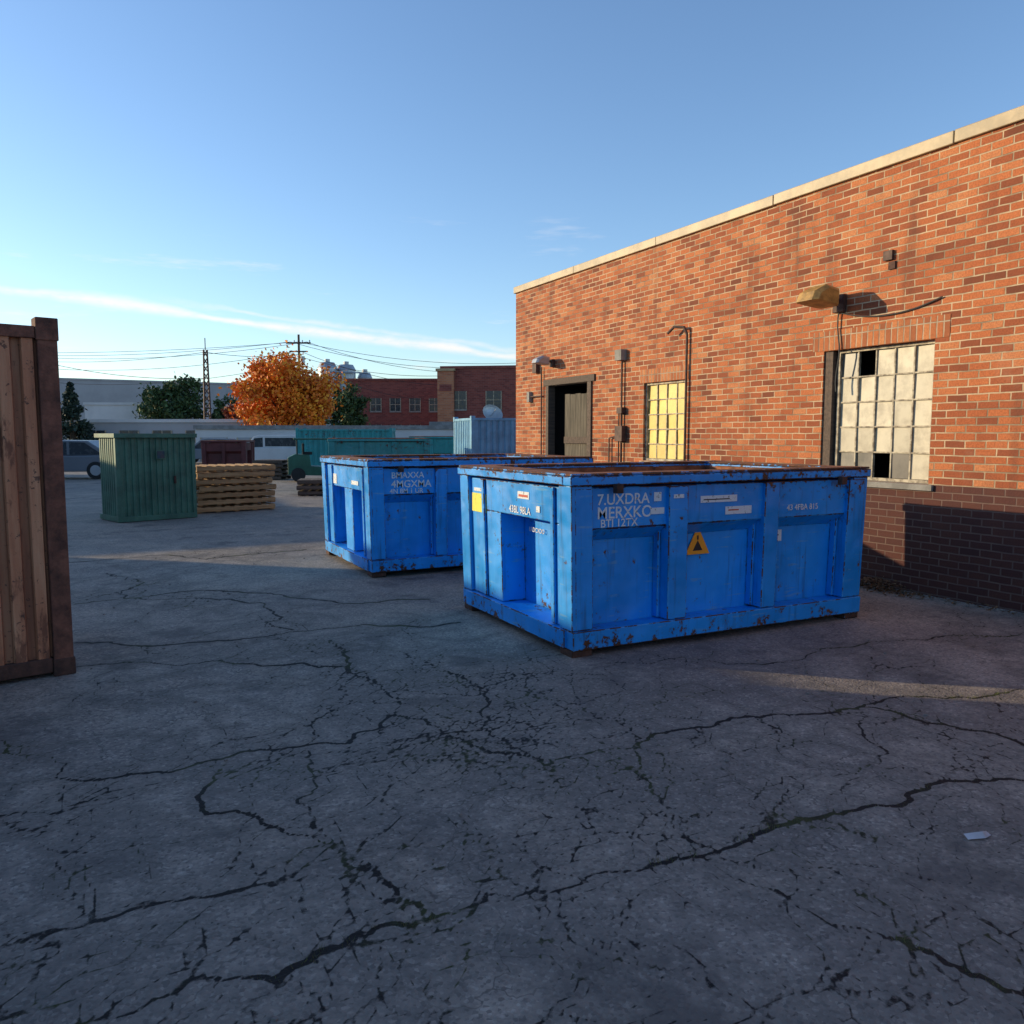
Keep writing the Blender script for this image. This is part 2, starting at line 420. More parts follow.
# ---------------- brick building ----------------
bb=empty('brick_building')
WX=7.65; YN=-9.0; YF=14.9; HT=4.52
ops=[(5.52,6.95,1.14,2.63),(9.47,10.50,1.25,2.46),(12.0,13.6,-.05,2.58)]
ysp=sorted({YN,YF,*[o_[0] for o_ in ops],*[o_[1] for o_ in ops]})
zsp=sorted({-.3,HT,*[o_[2] for o_ in ops],*[o_[3] for o_ in ops]})
w=MB()
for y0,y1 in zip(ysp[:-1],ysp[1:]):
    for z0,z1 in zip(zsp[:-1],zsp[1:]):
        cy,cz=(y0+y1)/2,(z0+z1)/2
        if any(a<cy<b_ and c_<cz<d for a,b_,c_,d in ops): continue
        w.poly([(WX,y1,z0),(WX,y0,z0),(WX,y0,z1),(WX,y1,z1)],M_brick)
RD=.17
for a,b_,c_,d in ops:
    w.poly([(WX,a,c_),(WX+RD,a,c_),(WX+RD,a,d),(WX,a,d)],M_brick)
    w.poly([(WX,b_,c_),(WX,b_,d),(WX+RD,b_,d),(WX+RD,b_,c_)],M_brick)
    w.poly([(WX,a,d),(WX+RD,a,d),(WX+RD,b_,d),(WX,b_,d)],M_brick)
    w.poly([(WX,a,c_),(WX,b_,c_),(WX+RD,b_,c_),(WX+RD,a,c_)],M_conc)
XR=24
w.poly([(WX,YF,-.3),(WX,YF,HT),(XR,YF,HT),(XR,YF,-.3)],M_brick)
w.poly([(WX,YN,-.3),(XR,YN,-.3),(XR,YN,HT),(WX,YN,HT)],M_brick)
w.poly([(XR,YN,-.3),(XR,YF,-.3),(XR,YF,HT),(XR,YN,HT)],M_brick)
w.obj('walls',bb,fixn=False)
r=MB(); r.box(WX+.3,XR-.3,YN+.3,YF-.3,HT-.5,HT-.35,M_roof); r.box(WX+.05,WX+.3,YN,YF,HT-.6,HT-.01,M_brick); r.obj('roof',bb)
cp=MB()
yy=YN
while yy<YF:
    y2=min(yy+2.4,YF+.04); j=random.uniform(-.005,.005)
    cp.box(WX-.04+j,WX+.33,yy+.003,y2-.003,HT-.012+j,HT+.115+j,M_coping); yy+=2.4
cp.box(WX+.33,XR,YF-.3,YF+.04,HT-.01,HT+.11,M_coping)
cp.obj('coping',bb,bevel=.008)
l=MB()
l.box(WX-.006,WX+.05,5.36,7.12,2.635,2.86,M_lintel)
l.box(WX-.006,WX+.05,9.37,10.6,2.465,2.67,M_lintel)
l.box(WX-.03,WX+.1,11.9,13.7,2.585,2.70,M_palletd)
l.box(WX-.035,WX+.15,5.46,7.01,1.075,1.135,M_conc); l.box(WX-.035,WX+.15,9.42,10.55,1.185,1.245,M_frame)
l.obj('lintels_and_sills',bb)
def window(name,y0,y1,z0,z1,nc,nr,mp,x,special=None,bar=.008):
    f=MB()
    fr=.035
    f.box(x-.03,x+.03,y0+.002,y0+fr,z0+.002,z1-.002,M_frame);f.box(x-.03,x+.03,y1-fr,y1-.002,z0+.002,z1-.002,M_frame)
    f.box(x-.028,x+.03,y0+fr,y1-fr,z0+.002,z0+fr,M_frame);f.box(x-.028,x+.03,y0+fr,y1-fr,z1-fr,z1-.002,M_frame)
    a0,a1,b0,b1=y0+fr,y1-fr,z0+fr,z1-fr; cw=(a1-a0)/nc; rh=(b1-b0)/nr
    for i in range(1,nc): f.box(x-.014,x+.02,a0+i*cw-bar,a0+i*cw+bar,b0,b1,M_frame)
    for j in range(1,nr): f.box(x-.012,x+.018,a0,a1,b0+j*rh-bar,b0+j*rh+bar,M_frame)
    f.obj(name+'_frame',bb)
    p=MB()
    for i in range(nc):
        for j in range(nr):
            mm=(special or {}).get((i,j),mp)
            if mm is None: continue
            t=random.gauss(0,.006);t2=random.gauss(0,.004)
            A=(a0+i*cw+.004,b0+j*rh+.004,a0+(i+1)*cw-.004,b0+(j+1)*rh-.004)
            p.poly([(x+.005+t,A[2],A[1]),(x+.005-t,A[0],A[1]),(x+.005-t+t2,A[0],A[3]),(x+.005+t+t2,A[2],A[3])],mm)
    p.obj(name+'_panes',bb,fixn=False)
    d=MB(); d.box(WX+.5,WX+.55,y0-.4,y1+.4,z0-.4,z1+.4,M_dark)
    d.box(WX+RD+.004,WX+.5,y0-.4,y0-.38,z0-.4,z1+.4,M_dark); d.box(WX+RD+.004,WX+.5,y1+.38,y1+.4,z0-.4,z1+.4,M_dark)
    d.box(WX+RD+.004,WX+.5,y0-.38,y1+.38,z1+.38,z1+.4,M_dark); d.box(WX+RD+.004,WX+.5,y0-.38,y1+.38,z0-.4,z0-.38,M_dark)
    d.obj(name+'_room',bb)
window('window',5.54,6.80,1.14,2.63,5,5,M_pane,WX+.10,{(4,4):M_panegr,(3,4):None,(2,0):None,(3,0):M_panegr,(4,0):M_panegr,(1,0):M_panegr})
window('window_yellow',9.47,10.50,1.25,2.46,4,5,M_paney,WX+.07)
d=MB(); d.box(WX+.02,WX+.12,6.83,6.945,1.145,2.62,M_palletd); d.obj('window_side_board',bb)
d=MB()
d.box(WX-.03,WX+.12,12.0,12.12,0,2.58,M_palletd); d.box(WX-.03,WX+.12,13.5,13.6,0,2.58,M_palletd)
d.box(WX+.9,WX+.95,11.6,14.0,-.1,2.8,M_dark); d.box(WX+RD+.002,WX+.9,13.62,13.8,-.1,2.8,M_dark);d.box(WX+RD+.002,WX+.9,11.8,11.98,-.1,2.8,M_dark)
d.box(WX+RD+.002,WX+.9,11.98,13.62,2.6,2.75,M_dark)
T=Matrix.Translation((WX+.12,12.20,0))@Matrix.Rotation(math.radians(7),4,'Z')
for k in range(5): d.box(0,.04,k*.155+.003,k*.155+.152,.05,2.40-.01*(k%2),M_door,T)
d.box(-.03,0,0.02,.76,.4,.52,M_palletd,T);d.box(-.03,0,0.02,.76,1.5,1.62,M_palletd,T)
d.obj('door',bb)
c_=MB()
def hangpipe(y,z0,z1,r=.016,off=.04): c_.tube([(WX-off,y,z0),(WX-off,y,z1)],r,M_pipe)
hangpipe(9.42,1.0,3.1,.018); c_.tube([(WX-.04,9.42,3.1),(WX-.07,9.45,3.2),(WX-.12,9.62,3.22),(WX-.13,9.75,3.14)],.02,M_pipe)
hangpipe(11.05,1.2,2.85); hangpipe(11.12,1.2,2.0,.012); c_.box(WX-.11,WX-.001,10.98,11.16,2.86,3.03,M_conc)
c_.box(WX-.10,WX-.001,10.95,11.15,1.55,1.8,M_pipe); c_.box(WX-.09,WX-.001,10.98,11.12,2.0,2.1,M_pipe)
hangpipe(11.4,1.1,1.6,.012); c_.tube([(WX-.04,11.4,1.6),(WX-.04,11.1,1.65)],.012,M_pipe)
hangpipe(13.75,1.2,2.95,.014); c_.tube([(WX-.04,13.75,2.4),(WX-.04,14.3,2.4)],.014,M_pipe)
c_.box(WX-.08,WX-.001,13.9,14.05,2.85,3.05,M_pipe); c_.box(WX-.07,WX-.001,14.2,14.3,2.3,2.5,M_conc)
c_.box(WX-.035,WX-.001,6.05,6.16,3.52,3.62,M_pipe);c_.box(WX-.02,WX-.001,6.02,6.10,3.42,3.5,M_rustd)
pts=[(WX-.03,6.72+.02*math.sin(t*9),3.1-t*.95) for t in np.linspace(0,1,10)]
c_.tube(pts,.009,M_wire,6)
pts=[(WX-.02,6.70-t*1.25,2.98+.10*(2*t-1)**2-.04) for t in np.linspace(0,1,14)]
c_.tube(pts,.008,M_wire,6)
c_.obj('conduits',bb)
def walllamp(y,z,s,m):
    q=MB()
    q.box(WX-.06,WX-.001,y-.07*s,y+.07*s,z-.1*s,z+.08*s,M_pipe)
    q.tube([(WX-.05,y,z),(WX-.18*s,y,z+.09*s),(WX-.26*s,y,z+.06*s)],.02*s,M_pipe)
    prof=[(WX-.16*s,z+.12*s),(WX-.34*s,z+.15*s),(WX-.50*s,z+.07*s),(WX-.54*s,z-.02*s),(WX-.17*s,z-.06*s)]
    i=len(q.v);k=len(prof)
    for yy,sh in ((y-.15*s,.75),(y-.10*s,1),(y+.10*s,1),(y+.15*s,.75)):
        cx=sum(p[0] for p in prof)/k;cz=z-.02*s
        for a,zz in prof: q.v.append((cx+(a-cx)*sh,yy,cz+(zz-cz)*sh))
    for r_ in range(3):
        for j in range(k):
            q.f.append((i+r_*k+j,i+r_*k+(j+1)%k,i+(r_+1)*k+(j+1)%k,i+(r_+1)*k+j));q.m.append(q.mi(m))
    q.f.append(tuple(i+j for j in range(k)));q.m.append(q.mi(m));q.f.append(tuple(i+3*k+j for j in range(k)));q.m.append(q.mi(m))
    return q.obj('wall_lamp',bb,bevel=.006)
walllamp(6.72,3.16,1.1,M_lamp); walllamp(13.35,3.0,.8,M_metal)

g=MB(); lm=simple('dry_leaves',(.20,.10,.045),.9,0,.6,30)
for k in range(900):
    if k<500: p=Vector((7.45+random.gauss(0,.10),5.95+random.gauss(0,.22),0)); hmax=.12*math.exp(-((p.y-5.95)/.25)**2)
    else: p=Vector((7.60-abs(random.gauss(0,.10)),random.uniform(2.5,9),0)); hmax=.015
    if p.x>7.63: p.x=7.62
    p.z=random.uniform(-.01,hmax)
    a=Vector((random.gauss(0,1),random.gauss(0,1),random.gauss(0,.5))).normalized()*random.uniform(.012,.028)
    bq=a.cross(Vector((random.gauss(0,.4),random.gauss(0,.4),1))).normalized()*random.uniform(.01,.02)
    g.poly([p-a,p+bq,p+a,p-bq],lm)
g.obj('dry_leaf_pile',fixn=False)

# ---------------- dumpsters ----------------
def dumpster(loc,L,W,H,mb,ribs,recesses_end,rz=0,edge=None):
    root=empty('dumpster',loc,rz)
    q=MB()
    def side(which,s0,s1,z0,z1,o0,o1,m):
        if which=='f': q.box(s0,s1,-o1,-o0,z0,z1,m)
        if which=='b': q.box(s0,s1,W+o0,W+o1,z0,z1,m)
        if which=='l': q.box(-o1,-o0,s0,s1,z0,z1,m)
        if which=='r': q.box(L+o0,L+o1,s0,s1,z0,z1,m)
    zt=H-.10; zr=.96
    for wch in 'fb':
        side(wch,.19,L-.19,.10,zt,-.16,-.13,mb)
        side(wch,.14,L-.14,zr,zt,-.127,-.002,mb)
        for (a,b_) in ribs: side(wch,a,b_,.205,zt-.002,-.126,.038,mb)
        side(wch,-.03,L+.03,.055,.20,-.13,.052,mb)
        side(wch,-.045,L+.045,zt+.02,H-.012,-.17,.055,mb)
        side(wch,-.035,L+.035,H-.010,H+.008,-.16,.045,M_rust)
        bays=[(a[1],b_[0]) for a,b_ in zip(ribs[:-1],ribs[1:])]
        for a,b_ in bays:
            y_out=-.004; y_in=-.125
            pr=[(y_out,zr-.002),(y_in,zr-.002),(y_in,zr-.10)]
            if wch=='f': pr2=[(-p,z) for p,z in pr]
            else: pr2=[(W+p,z) for p,z in pr]
            q.prism(pr2,a,b_,mb,axis='x')
            side(wch,a+.002,a+.03,.21,zr-.03,-.127,-.06,mb); side(wch,b_-.03,b_-.002,.21,zr-.03,-.127,-.06,mb)
    for wch in 'lr':
        side(wch,.22,W-.22,.10,zt,-.27,-.24,mb)
        side(wch,.14,W-.14,zr+.03,zt-.003,-.238,-.004,mb)
        prev=.15
        for a,b_ in recesses_end+[(W-.15,None)]:
            side(wch,prev,a,.203,zr+.028,-.239,-.004,mb)
            prev=b_
        side(wch,.055,W-.055,.057,.198,-.24,.050,mb)
        side(wch,.057,W-.057,zt+.022,H-.013,-.26,.052,mb)
        side(wch,.05,W-.05,H-.011,H+.005,-.25,.042,M_rust)
        for a in (.30,W-.42): side(wch,a-.05,a+.0,.21,zt-.005,-.003,.022,mb)
    for (x0,x1) in ((-.03,.15),(L-.15,L+.03)):
        for (y0,y1) in ((-.035,.15),(W-.15,W+.035)):
            q.box(x0-.001,x1+.001,y0,y1,.202,zt+.018,mb)
            q.box(x0-.0,x1+.0,y0-.0,y1+.0,.0,.054,M_rustd)
    q.box(.28,L-.28,.17,.185,.14,H-.03,M_rust);q.box(.28,L-.28,W-.185,W-.17,.14,H-.03,M_rust)
    q.box(.275,.29,.17,W-.17,.14,H-.03,M_rust);q.box(L-.29,L-.275,.17,W-.17,.14,H-.03,M_rust)
    q.box(.15,L-.15,.15,W-.15,.10,.16,M_rustd)
    for yy in (.45,W-.55): q.box(.1,L-.1,yy,yy+.1,.0,.10,M_rustd)
    out=[]
    for (x,y,z) in q.v:
        k=1-.022*(1-z/H)
        dz=.006*math.sin(x*2.1+loc[0])*math.sin(y*1.7+1) if z>.3 else 0
        out.append((L/2+(x-L/2)*k,W/2+(y-W/2)*k,z+dz))
    q.v=out
    q.obj('shell',root,bevel=.008,bevmat=edge)
    d=MB()
    for yy in (.12,W-.22):
        d.cyl((L-.25,yy,.075),(L-.25,yy+.1,.075),.075,M_rustd,n=16)
    for xx in (.35,L-.35):
        d.box(xx-.03,xx+.03,-.11,-.055,zt-.04,zt+.03,M_rustd)
    d.obj('rollers_and_hooks',root,bevel=.004)
    n_=28; db=MB(); gx=np.linspace(.3,L-.3,n_);gy=np.linspace(.19,W-.19,n_)
    zz=.55+.25*rng.random((n_,n_))
    zz+=.15*np.sin(gx[:,None]*3)*np.cos(gy[None,:]*2.4)
    for i in range(n_-1):
        for j in range(n_-1):
            db.poly([(gx[i],gy[j],zz[i,j]),(gx[i+1],gy[j],zz[i+1,j]),(gx[i+1],gy[j+1],zz[i+1,j+1]),(gx[i],gy[j+1],zz[i,j+1])],M_debris)
    db.obj('debris',root,fixn=False)
    return root
X0,Y0=3.06,5.06
ribs=[(.0,.155),(.86,1.05),(1.86,2.02),(2.85,3.05)]
D1=dumpster((X0,Y0,-.01),3.05,1.98,1.37,M_blue,ribs,[(.32,1.22)],edge=M_blue_edge)
F=(math.radians(90),0,0); Lr=(math.radians(90),0,math.radians(-90))
def lab(q,x0,x1,z0,z1,y,m): q.box(x0,x1,y-.002,y,z0,z1,m)
def ftext(D,t,s,x,z,m=M_white,y=None): text(t,s,(x,-.002+.004 if y is None else y,z),F,m,D)
ysurf=lambda z:.022*(1-z/1.37)*1.0-.0015
for D in (D1,):
    ftext(D,"7.UXDRA",.115,.22,1.14,y=ysurf(1.135)+.0005)
    ftext(D,"MERXKO",.125,.22,1.035,y=ysurf(1.03)+.0005)
    ftext(D,"BTI 12TX",.085,.25,.97,y=ysurf(.975)-.001)
    ftext(D,"43 4FBA 815",.07,2.14,1.02,y=ysurf(1.02)-.001)
    q=MB()
    lab(q,.74,.81,1.15,1.22,.002,M_white); lab(q,.71,.84,1.05,1.10,.002,M_white)
    lab(q,1.20,1.58,1.12,1.175,.003,M_white); lab(q,1.46,1.74,1.015,1.08,.004,M_white)
    lab(q,.90,1.0,1.17,1.2,-.038,M_white)
    lab(q,2.10,2.21,.74,.84,.127,M_white)
    lab(q,1.49,1.60,1.045,1.055,.0015,M_red);lab(q,1.23,1.5,1.14,1.148,.0005,M_blk);lab(q,2.115,2.175,.79,.80,.1245,M_blk)
    q.obj('labels',D)
    q=MB()
    cx,cz=1.28,.77
    q.prism([(cx-.125,cz-.085),(cx+.125,cz-.085),(cx+.012,cz+.125),(cx-.012,cz+.125)],.122,.127,M_org)
    q.prism([(cx-.05,cz-.055),(cx+.05,cz-.055),(cx,cz+.03)],.120,.1215,M_blk)
    q.box(cx-.008,cx+.008,.120,.1215,cz+.035,cz+.07,M_blk)
    q.obj('warning_label',D)
    q=MB()
    xl=.008
    q.box(-.003+xl,.002+xl,1.50,1.80,.96,1.13,M_yel)
    q.box(-.003+xl,.002+xl,1.52,1.76,1.15,1.18,M_white)
    q.box(-.003+xl,.002+xl,.68,.88,1.14,1.20,M_white); q.box(-.005+xl,-.0035+xl,.70,.86,1.155,1.175,M_red)
    q.box(-.003+xl,.002+xl,.5,.56,1.05,1.10,M_white)
    q.obj('end_labels',D)
    text("43BL 98LA",.085,(.007,1.04,1.015),Lr,M_white,D); text("BADCXDO",.055,(.232,1.1,.83),Lr,M_white,D)
D2=dumpster((2.76,9.08,-.01),2.98,2.15,1.37,M_blue,[(.0,.155),(.80,.95),(1.7,1.86),(2.78,2.98)],[(.28,.80),(1.15,1.75)],edge=M_blue_edge)
ftext(D2,"BMAXXA",.10,.26,1.155,y=.003);ftext(D2,"4MGXMA",.12,.26,1.045,y=.004);ftext(D2,"4N 8M 1 UR",.08,.24,.975,y=.004)
q=MB();q.box(.004,.009,1.5,1.75,1.02,1.15,M_white);q.box(.004,.009,.5,.8,1.05,1.1,M_white);q.obj('end_labels',D2)

# ---------------- shipping container (left) ----------------
def corrugated(q,x0,x1,y,z0,z1,m,per=.2,dep=.036):
    xs_=[];x=x0
    while x<x1-per*.5:
        xs_+=[(x,0),(x+per*.48,0),(x+per*.58,dep),(x+per*.90,dep)]; x+=per
    xs_.append((x1,0))
    for (a,da),(b_,db) in zip(xs_[:-1],xs_[1:]):
        q.poly([(a,y+da,z0),(b_,y+db,z0),(b_,y+db,z1),(a,y+da,z1)],m)
def container(name,loc,rz,L,W,H,m,per=.2,post=None):
    post=post or m
    root=empty(name,loc,rz); q=MB()
    corrugated(q,.12,L-.12,.02,.13,H-.10,m,per)
    q.obj('corrugated_front',root,fixn=False)
    q=MB(); corrugated(q,.12,W-.12,.02,.13,H-.1,m,per)
    o_=q.obj('corrugated_end',root,fixn=False); o_.location=(L,0,0); o_.rotation_euler[2]=math.radians(90)
    q=MB(); corrugated(q,.12,W-.12,.02,.13,H-.1,m,per)
    o_=q.obj('corrugated_end_2',root,fixn=False); o_.location=(0,W,0); o_.rotation_euler[2]=math.radians(-90)
    q=MB(); corrugated(q,.12,L-.12,.02,.13,H-.10,m,per)
    o_=q.obj('corrugated_back',root,fixn=False); o_.location=(L,W,0); o_.rotation_euler[2]=math.radians(180)
    q=MB()
    for x0 in (0,L-.12):
        for y0 in (0,W-.12):
            q.box(x0,x0+.12,y0,y0+.12,.10,H-.0,post)
            q.box(x0-.008,x0+.128,y0-.008,y0+.128,0,.12,M_rustd); q.box(x0-.008,x0+.128,y0-.008,y0+.128,H-.11,H+.04,post)
    for y0 in (.0,W-.1):
        q.box(.13,L-.13,y0+.004,y0+.10,.03,.13,M_rustd if m is M_cont else m); q.box(.13,L-.13,y0+.004,y0+.1,H-.10,H-.02,post)
    for x0 in (.004,L-.1):
        q.box(x0,x0+.096,.13,W-.13,.03,.128,post); q.box(x0,x0+.096,.13,W-.13,H-.1,H-.022,post)
    q.box(.05,L-.05,.05,W-.05,H-.045,H-.03,post); q.box(.05,L-.05,.05,W-.05,.1,.12,M_dark)
    q.obj('frame',root,bevel=.006)
    return root
M_post=rust_mat('rusty_post',(.15,.06,.038),(.04,.02,.015))
rc=math.radians(13.4)
LX,WC=6.0,1.45
cx=-.23-LX*math.cos(rc); cy=6.31-LX*math.sin(rc)
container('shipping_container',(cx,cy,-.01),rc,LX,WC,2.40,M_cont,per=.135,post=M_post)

# ---------------- yard objects ----------------
def at(L,D,z=0): x,y=LD(L,D); return (x,y,z)
sh=empty('storage_shed',(.25,16.95,0),math.radians(17))
q=MB(); corrugated(q,0.05,1.42,0,.1,1.60,M_green,.115,.02); q.obj('front_cladding',sh,fixn=False)
q=MB(); corrugated(q,0.05,.95,0,.1,1.60,M_green,.115,.02); o_=q.obj('side_cladding',sh,fixn=False); o_.location=(0,1.0,0);o_.rotation_euler[2]=math.radians(-90)
q=MB(); q.box(.03,1.45,.03,1.0,.06,1.6,M_green); q.box(-.05,1.52,-.07,1.08,1.60,1.68,M_green); q.box(-.02,1.49,-.02,1.04,0,.1,M_green)
q.box(-.02,.05,-.02,.05,.1,1.6,M_green); q.box(1.42,1.49,-.02,.05,.1,1.6,M_green)
q.box(.62,.65,-.02,0,.12,1.55,M_green);q.box(.72,.90,-.035,-.002,1.18,1.36,M_green);q.box(.74,.88,-.04,-.034,1.2,1.34,M_glass); q.box(1.05,1.09,-.04,0,.7,.85,M_rustd)
q.obj('frame_and_roof',sh,bevel=.006)
def pallets(name,loc,rz,L,W,n,m,gap=.145):
    root=empty(name,loc,rz); q=MB()
    for k in range(n):
        z=k*gap; jx,jy,a=random.gauss(0,.03),random.gauss(0,.025),random.gauss(0,.02)
        T=Matrix.Translation((L/2+jx,W/2+jy,z))@Matrix.Rotation(a,4,'Z')@Matrix.Translation((-L/2,-W/2,0))
        for yy in (0,W/2-.02,W-.04): q.box(0,L,yy+.004,yy+.036,.017,.105,m,T)
        c=9
        for i in range(c):
            x=i*(L-.1)/(c-1); q.box(x,x+.1,0,W,.1055,.1225,m,T)
            if i%2==0: q.box(x,x+.1,0,W,.0,.0165,m,T)
        q.box(-.004,L+.004,-.018,-.001,.03,.11,m,T)
    q.obj('boards',root)
    return root
pallets('pallet_stack',(1.78,18.2,0),math.radians(14),1.72,1.1,7,M_pallet)
pallets('pallet_stack',at(-5.85,22.0),-PS+math.radians(8),.95,1.0,3,M_palletd,.15)
pallets('pallet_stack',at(-9.6,30.0),-PS+math.radians(-6),1.1,1.0,5,M_palletd,.15)
M_maroon=simple('maroon_paint',(.12,.025,.025),.6,0,.4,2)
dm=dumpster(at(-13.2,34.5),1.8,1.6,1.42,M_maroon,[(0,.155),(.82,.95),(1.64,1.8)],[(.4,1.1)],rz=-PS+math.radians(5))
dt=dumpster(at(-5.3,23.5),2.9,2.0,1.55,M_teal,[(0,.155),(.85,1.0),(1.8,1.95),(2.75,2.9)],[(.4,1.5)],rz=-PS+math.radians(12))
dt2=dumpster(at(-3.9,31.0),2.6,1.8,1.6,M_teal,[(0,.155),(.75,.9),(1.6,1.75),(2.45,2.6)],[(.4,1.3)],rz=-PS+math.radians(-4))
container('shipping_container',at(-1.25,25.0,0),-PS+math.radians(20),3.2,2.0,2.2,M_lightblue,.2)
container('shipping_container',at(-10.4,39.0,0),-PS+math.radians(4),4.6,2.2,1.95,M_teal,.25)

def vehicle(name,L,D,heading,color,kind='car',sc_=1.0):
    root=empty(name,at(L,D,0),-PS+heading); root.scale=(sc_,)*3
    pm=simple(name+'_paint',color,.3,0,.1,1.0)
    q=MB(); W=1.78
    if kind=='car':
        body=[(0,.35),(.05,.62),(.25,.72),(1.15,.86),(4.0,.90),(4.45,.82),(4.5,.45),(4.4,.28),(.1,.28)]
        cab=[(1.05,.86),(1.75,1.40),(2.1,1.46),(3.3,1.44),(4.1,.90)]
        glass=[(1.30,.90),(1.83,1.33),(2.55,1.39),(2.55,.92)],[(2.65,.92),(2.65,1.39),(3.2,1.37),(3.82,.93)]
        wx=(.85,3.6)
    else:
        body=[(0,.4),(.03,.95),(.25,1.05),(.95,1.2),(5.0,1.22),(5.05,.5),(5.0,.32),(.1,.32)]
        cab=[(.85,1.19),(1.45,1.95),(1.8,2.05),(4.9,2.08),(5.02,1.2)]
        glass=[(1.1,1.24),(1.53,1.85),(2.1,1.9),(2.1,1.26)],[(2.25,1.3),(2.25,1.88),(4.6,1.88),(4.7,1.3)]
        wx=(.9,4.1)
    q.prism(body,0,W,pm)
    q.prism(cab,.09,W-.09,pm)
    o_=q.obj('body',root,bevel=.04)
    g=MB()
    for gl in glass:
        g.prism(gl,.083,.089,M_glass); g.prism(gl,W-.089,W-.083,M_glass)
    a,b_=cab[0],cab[1]
    def slab(p,r):
        nx,nz=-(r[1]-p[1]),(r[0]-p[0]);l_=math.hypot(nx,nz);nx/=l_;nz/=l_
        g.poly([(p[0]+nx*.004,.2,p[1]+nz*.004),(p[0]+nx*.004,W-.2,p[1]+nz*.004),(r[0]+nx*.004,W-.25,r[1]+nz*.004),(r[0]+nx*.004,.25,r[1]+nz*.004)],M_glass)
    slab((a[0]+.1*(b_[0]-a[0]),a[1]+.1*(b_[1]-a[1])),(a[0]+.9*(b_[0]-a[0]),a[1]+.9*(b_[1]-a[1])))
    g.box(-.01,.02,.2,.5,.55,.68,M_metal);g.box(-.01,.02,W-.5,W-.2,.55,.68,M_metal)
    g.obj('glass',root)
    w_=MB()
    for x in wx:
        for y0 in (-.02,W-.2):
            w_.cyl((x,y0,.33),(x,y0+.22,.33),.33,M_tyre,n=24)
            w_.cyl((x,y0-.006,.33),(x,y0+.226,.33),.2,M_metal,n=16)
    w_.obj('wheels',root,bevel=.01)
    return root
vehicle('parked_car',-19.2,30.0,math.radians(5),(.16,.17,.19))
vehicle('parked_van',-15.2,44.0,math.radians(-3),(.55,.56,.58),'van',.8)
vehicle('parked_car',-19.5,46.0,math.radians(6),(.14,.17,.2))
vehicle('parked_van',-8.0,62.0,math.radians(2),(.55,.57,.6),'van')
vehicle('parked_car',-13.3,56.0,math.radians(4),(.5,.5,.5))
fk=empty('forklift',at(-7.9,28.5),-PS+math.radians(15))
M_fg=simple('forklift_green',(.02,.11,.07),.5,0,.3,3); q=MB()
q.prism([(0,.25),(0,.85),(.25,.98),(.75,.95),(.8,.55),(1.6,.5),(1.65,.2)],0,1.0,M_fg)
for x,y in ((.3,.05),(.3,.92),(1.45,.05),(1.45,.92)): q.box(x,x+.05,y-.02,y+.04,.5,1.48,M_black)
q.box(.2,1.6,0,1.0,1.48,1.54,M_fg); q.box(.5,.85,.3,.7,.95,1.05,M_black); q.box(.5,.58,.3,.7,1.05,1.35,M_black)
for y in (.2,.74): q.box(1.72,1.8,y,y+.07,.05,1.55,M_metal); q.box(1.8,2.6,y,y+.1,.05,.09,M_metal)
q.box(1.74,1.8,.27,.74,1.4,1.5,M_metal);q.box(1.74,1.8,.27,.74,.3,.4,M_metal)
for x in (.35,1.4):
    for y in (-.06,.9): q.cyl((x,y,.25),(x,y+.16,.25),.25,M_tyre,n=18)
q.obj('body',fk,bevel=.02)

# ---------------- background buildings ----------------
def building(name,L,D,rz,w_,d_,h,m,rows=0,cols=0,ww=1.2,wh=1.5,z0=1.2,dz=3.2,cap=M_coping,slope=0,glassm=M_glass,loc=None,arz=None):
    root=empty(name,loc or at(L,D),arz if arz is not None else -PS+rz); q=MB()
    q.prism([(0,-.3),(w_,-.3),(w_,h-slope),(0,h)],0,d_,m); q.obj('walls',root)
    q=MB(); q.prism([(-.1,h+.003),(w_+.1,h-slope+.003),(w_+.1,h-slope+.25),(-.1,h+.25)],-.1,d_+.1,cap); q.obj('roof_cap',root)
    if rows:
        g=MB()
        for r in range(rows):
            for c in range(cols):
                x=(c+.5)*w_/cols; z=z0+r*dz
                g.box(x-ww/2,x+ww/2,-.03,-.004,z,z+wh,glassm)
                g.box(x-ww/2-.1,x+ww/2+.1,-.10,-.002,z-.16,z-.003,M_conc); g.box(x-.03,x+.03,-.05,-.031,z,z+wh,M_frame)
                g.box(x-ww/2,x+ww/2,-.052,-.031,z+wh*.5-.03,z+wh*.5+.03,M_frame)
                g.box(x-ww/2-.08,x-ww/2-.002,-.06,-.002,z,z+wh,M_frame); g.box(x+ww/2+.002,x+ww/2+.08,-.06,-.002,z,z+wh,M_frame)
        g.obj('windows',root)
    return root
building('red_brick_factory',-18.3,90,0,13,14,7.6,M_farbrick,2,6,1.1,1.4,1.4,2.9,cap=M_farbrick)
fb=building('maroon_brick_warehouse',-6.4,74,math.radians(-8),16,20,7.6,M_farbrick,2,5,1.3,1.6,1.0,3.0,cap=M_farbrick)
q=MB(); q.box(-.3,1.2,-.35,1.4,-.2,7.4,M_farbrick_lit); q.box(-.42,1.32,-.47,1.52,7.4,7.62,M_coping); q.box(-.1,1.0,-.38,-.352,5.6,6.2,M_farbrick); q.obj('corner_tower',fb)
building('grey_warehouse',-67,120,math.radians(2),28,30,9.8,M_greyb,1,7,2.2,1.0,3.8,3,M_greyb,slope=.8)
building('grey_warehouse',-40,122,math.radians(0),12,20,7.6,M_greyb,1,3,2,1,3,3,M_greyb,slope=.6)
building('white_annex',-42,80,math.radians(3),9,10,4.6,M_whiteb,1,3,1.5,1.2,1.6,3,M_whiteb)
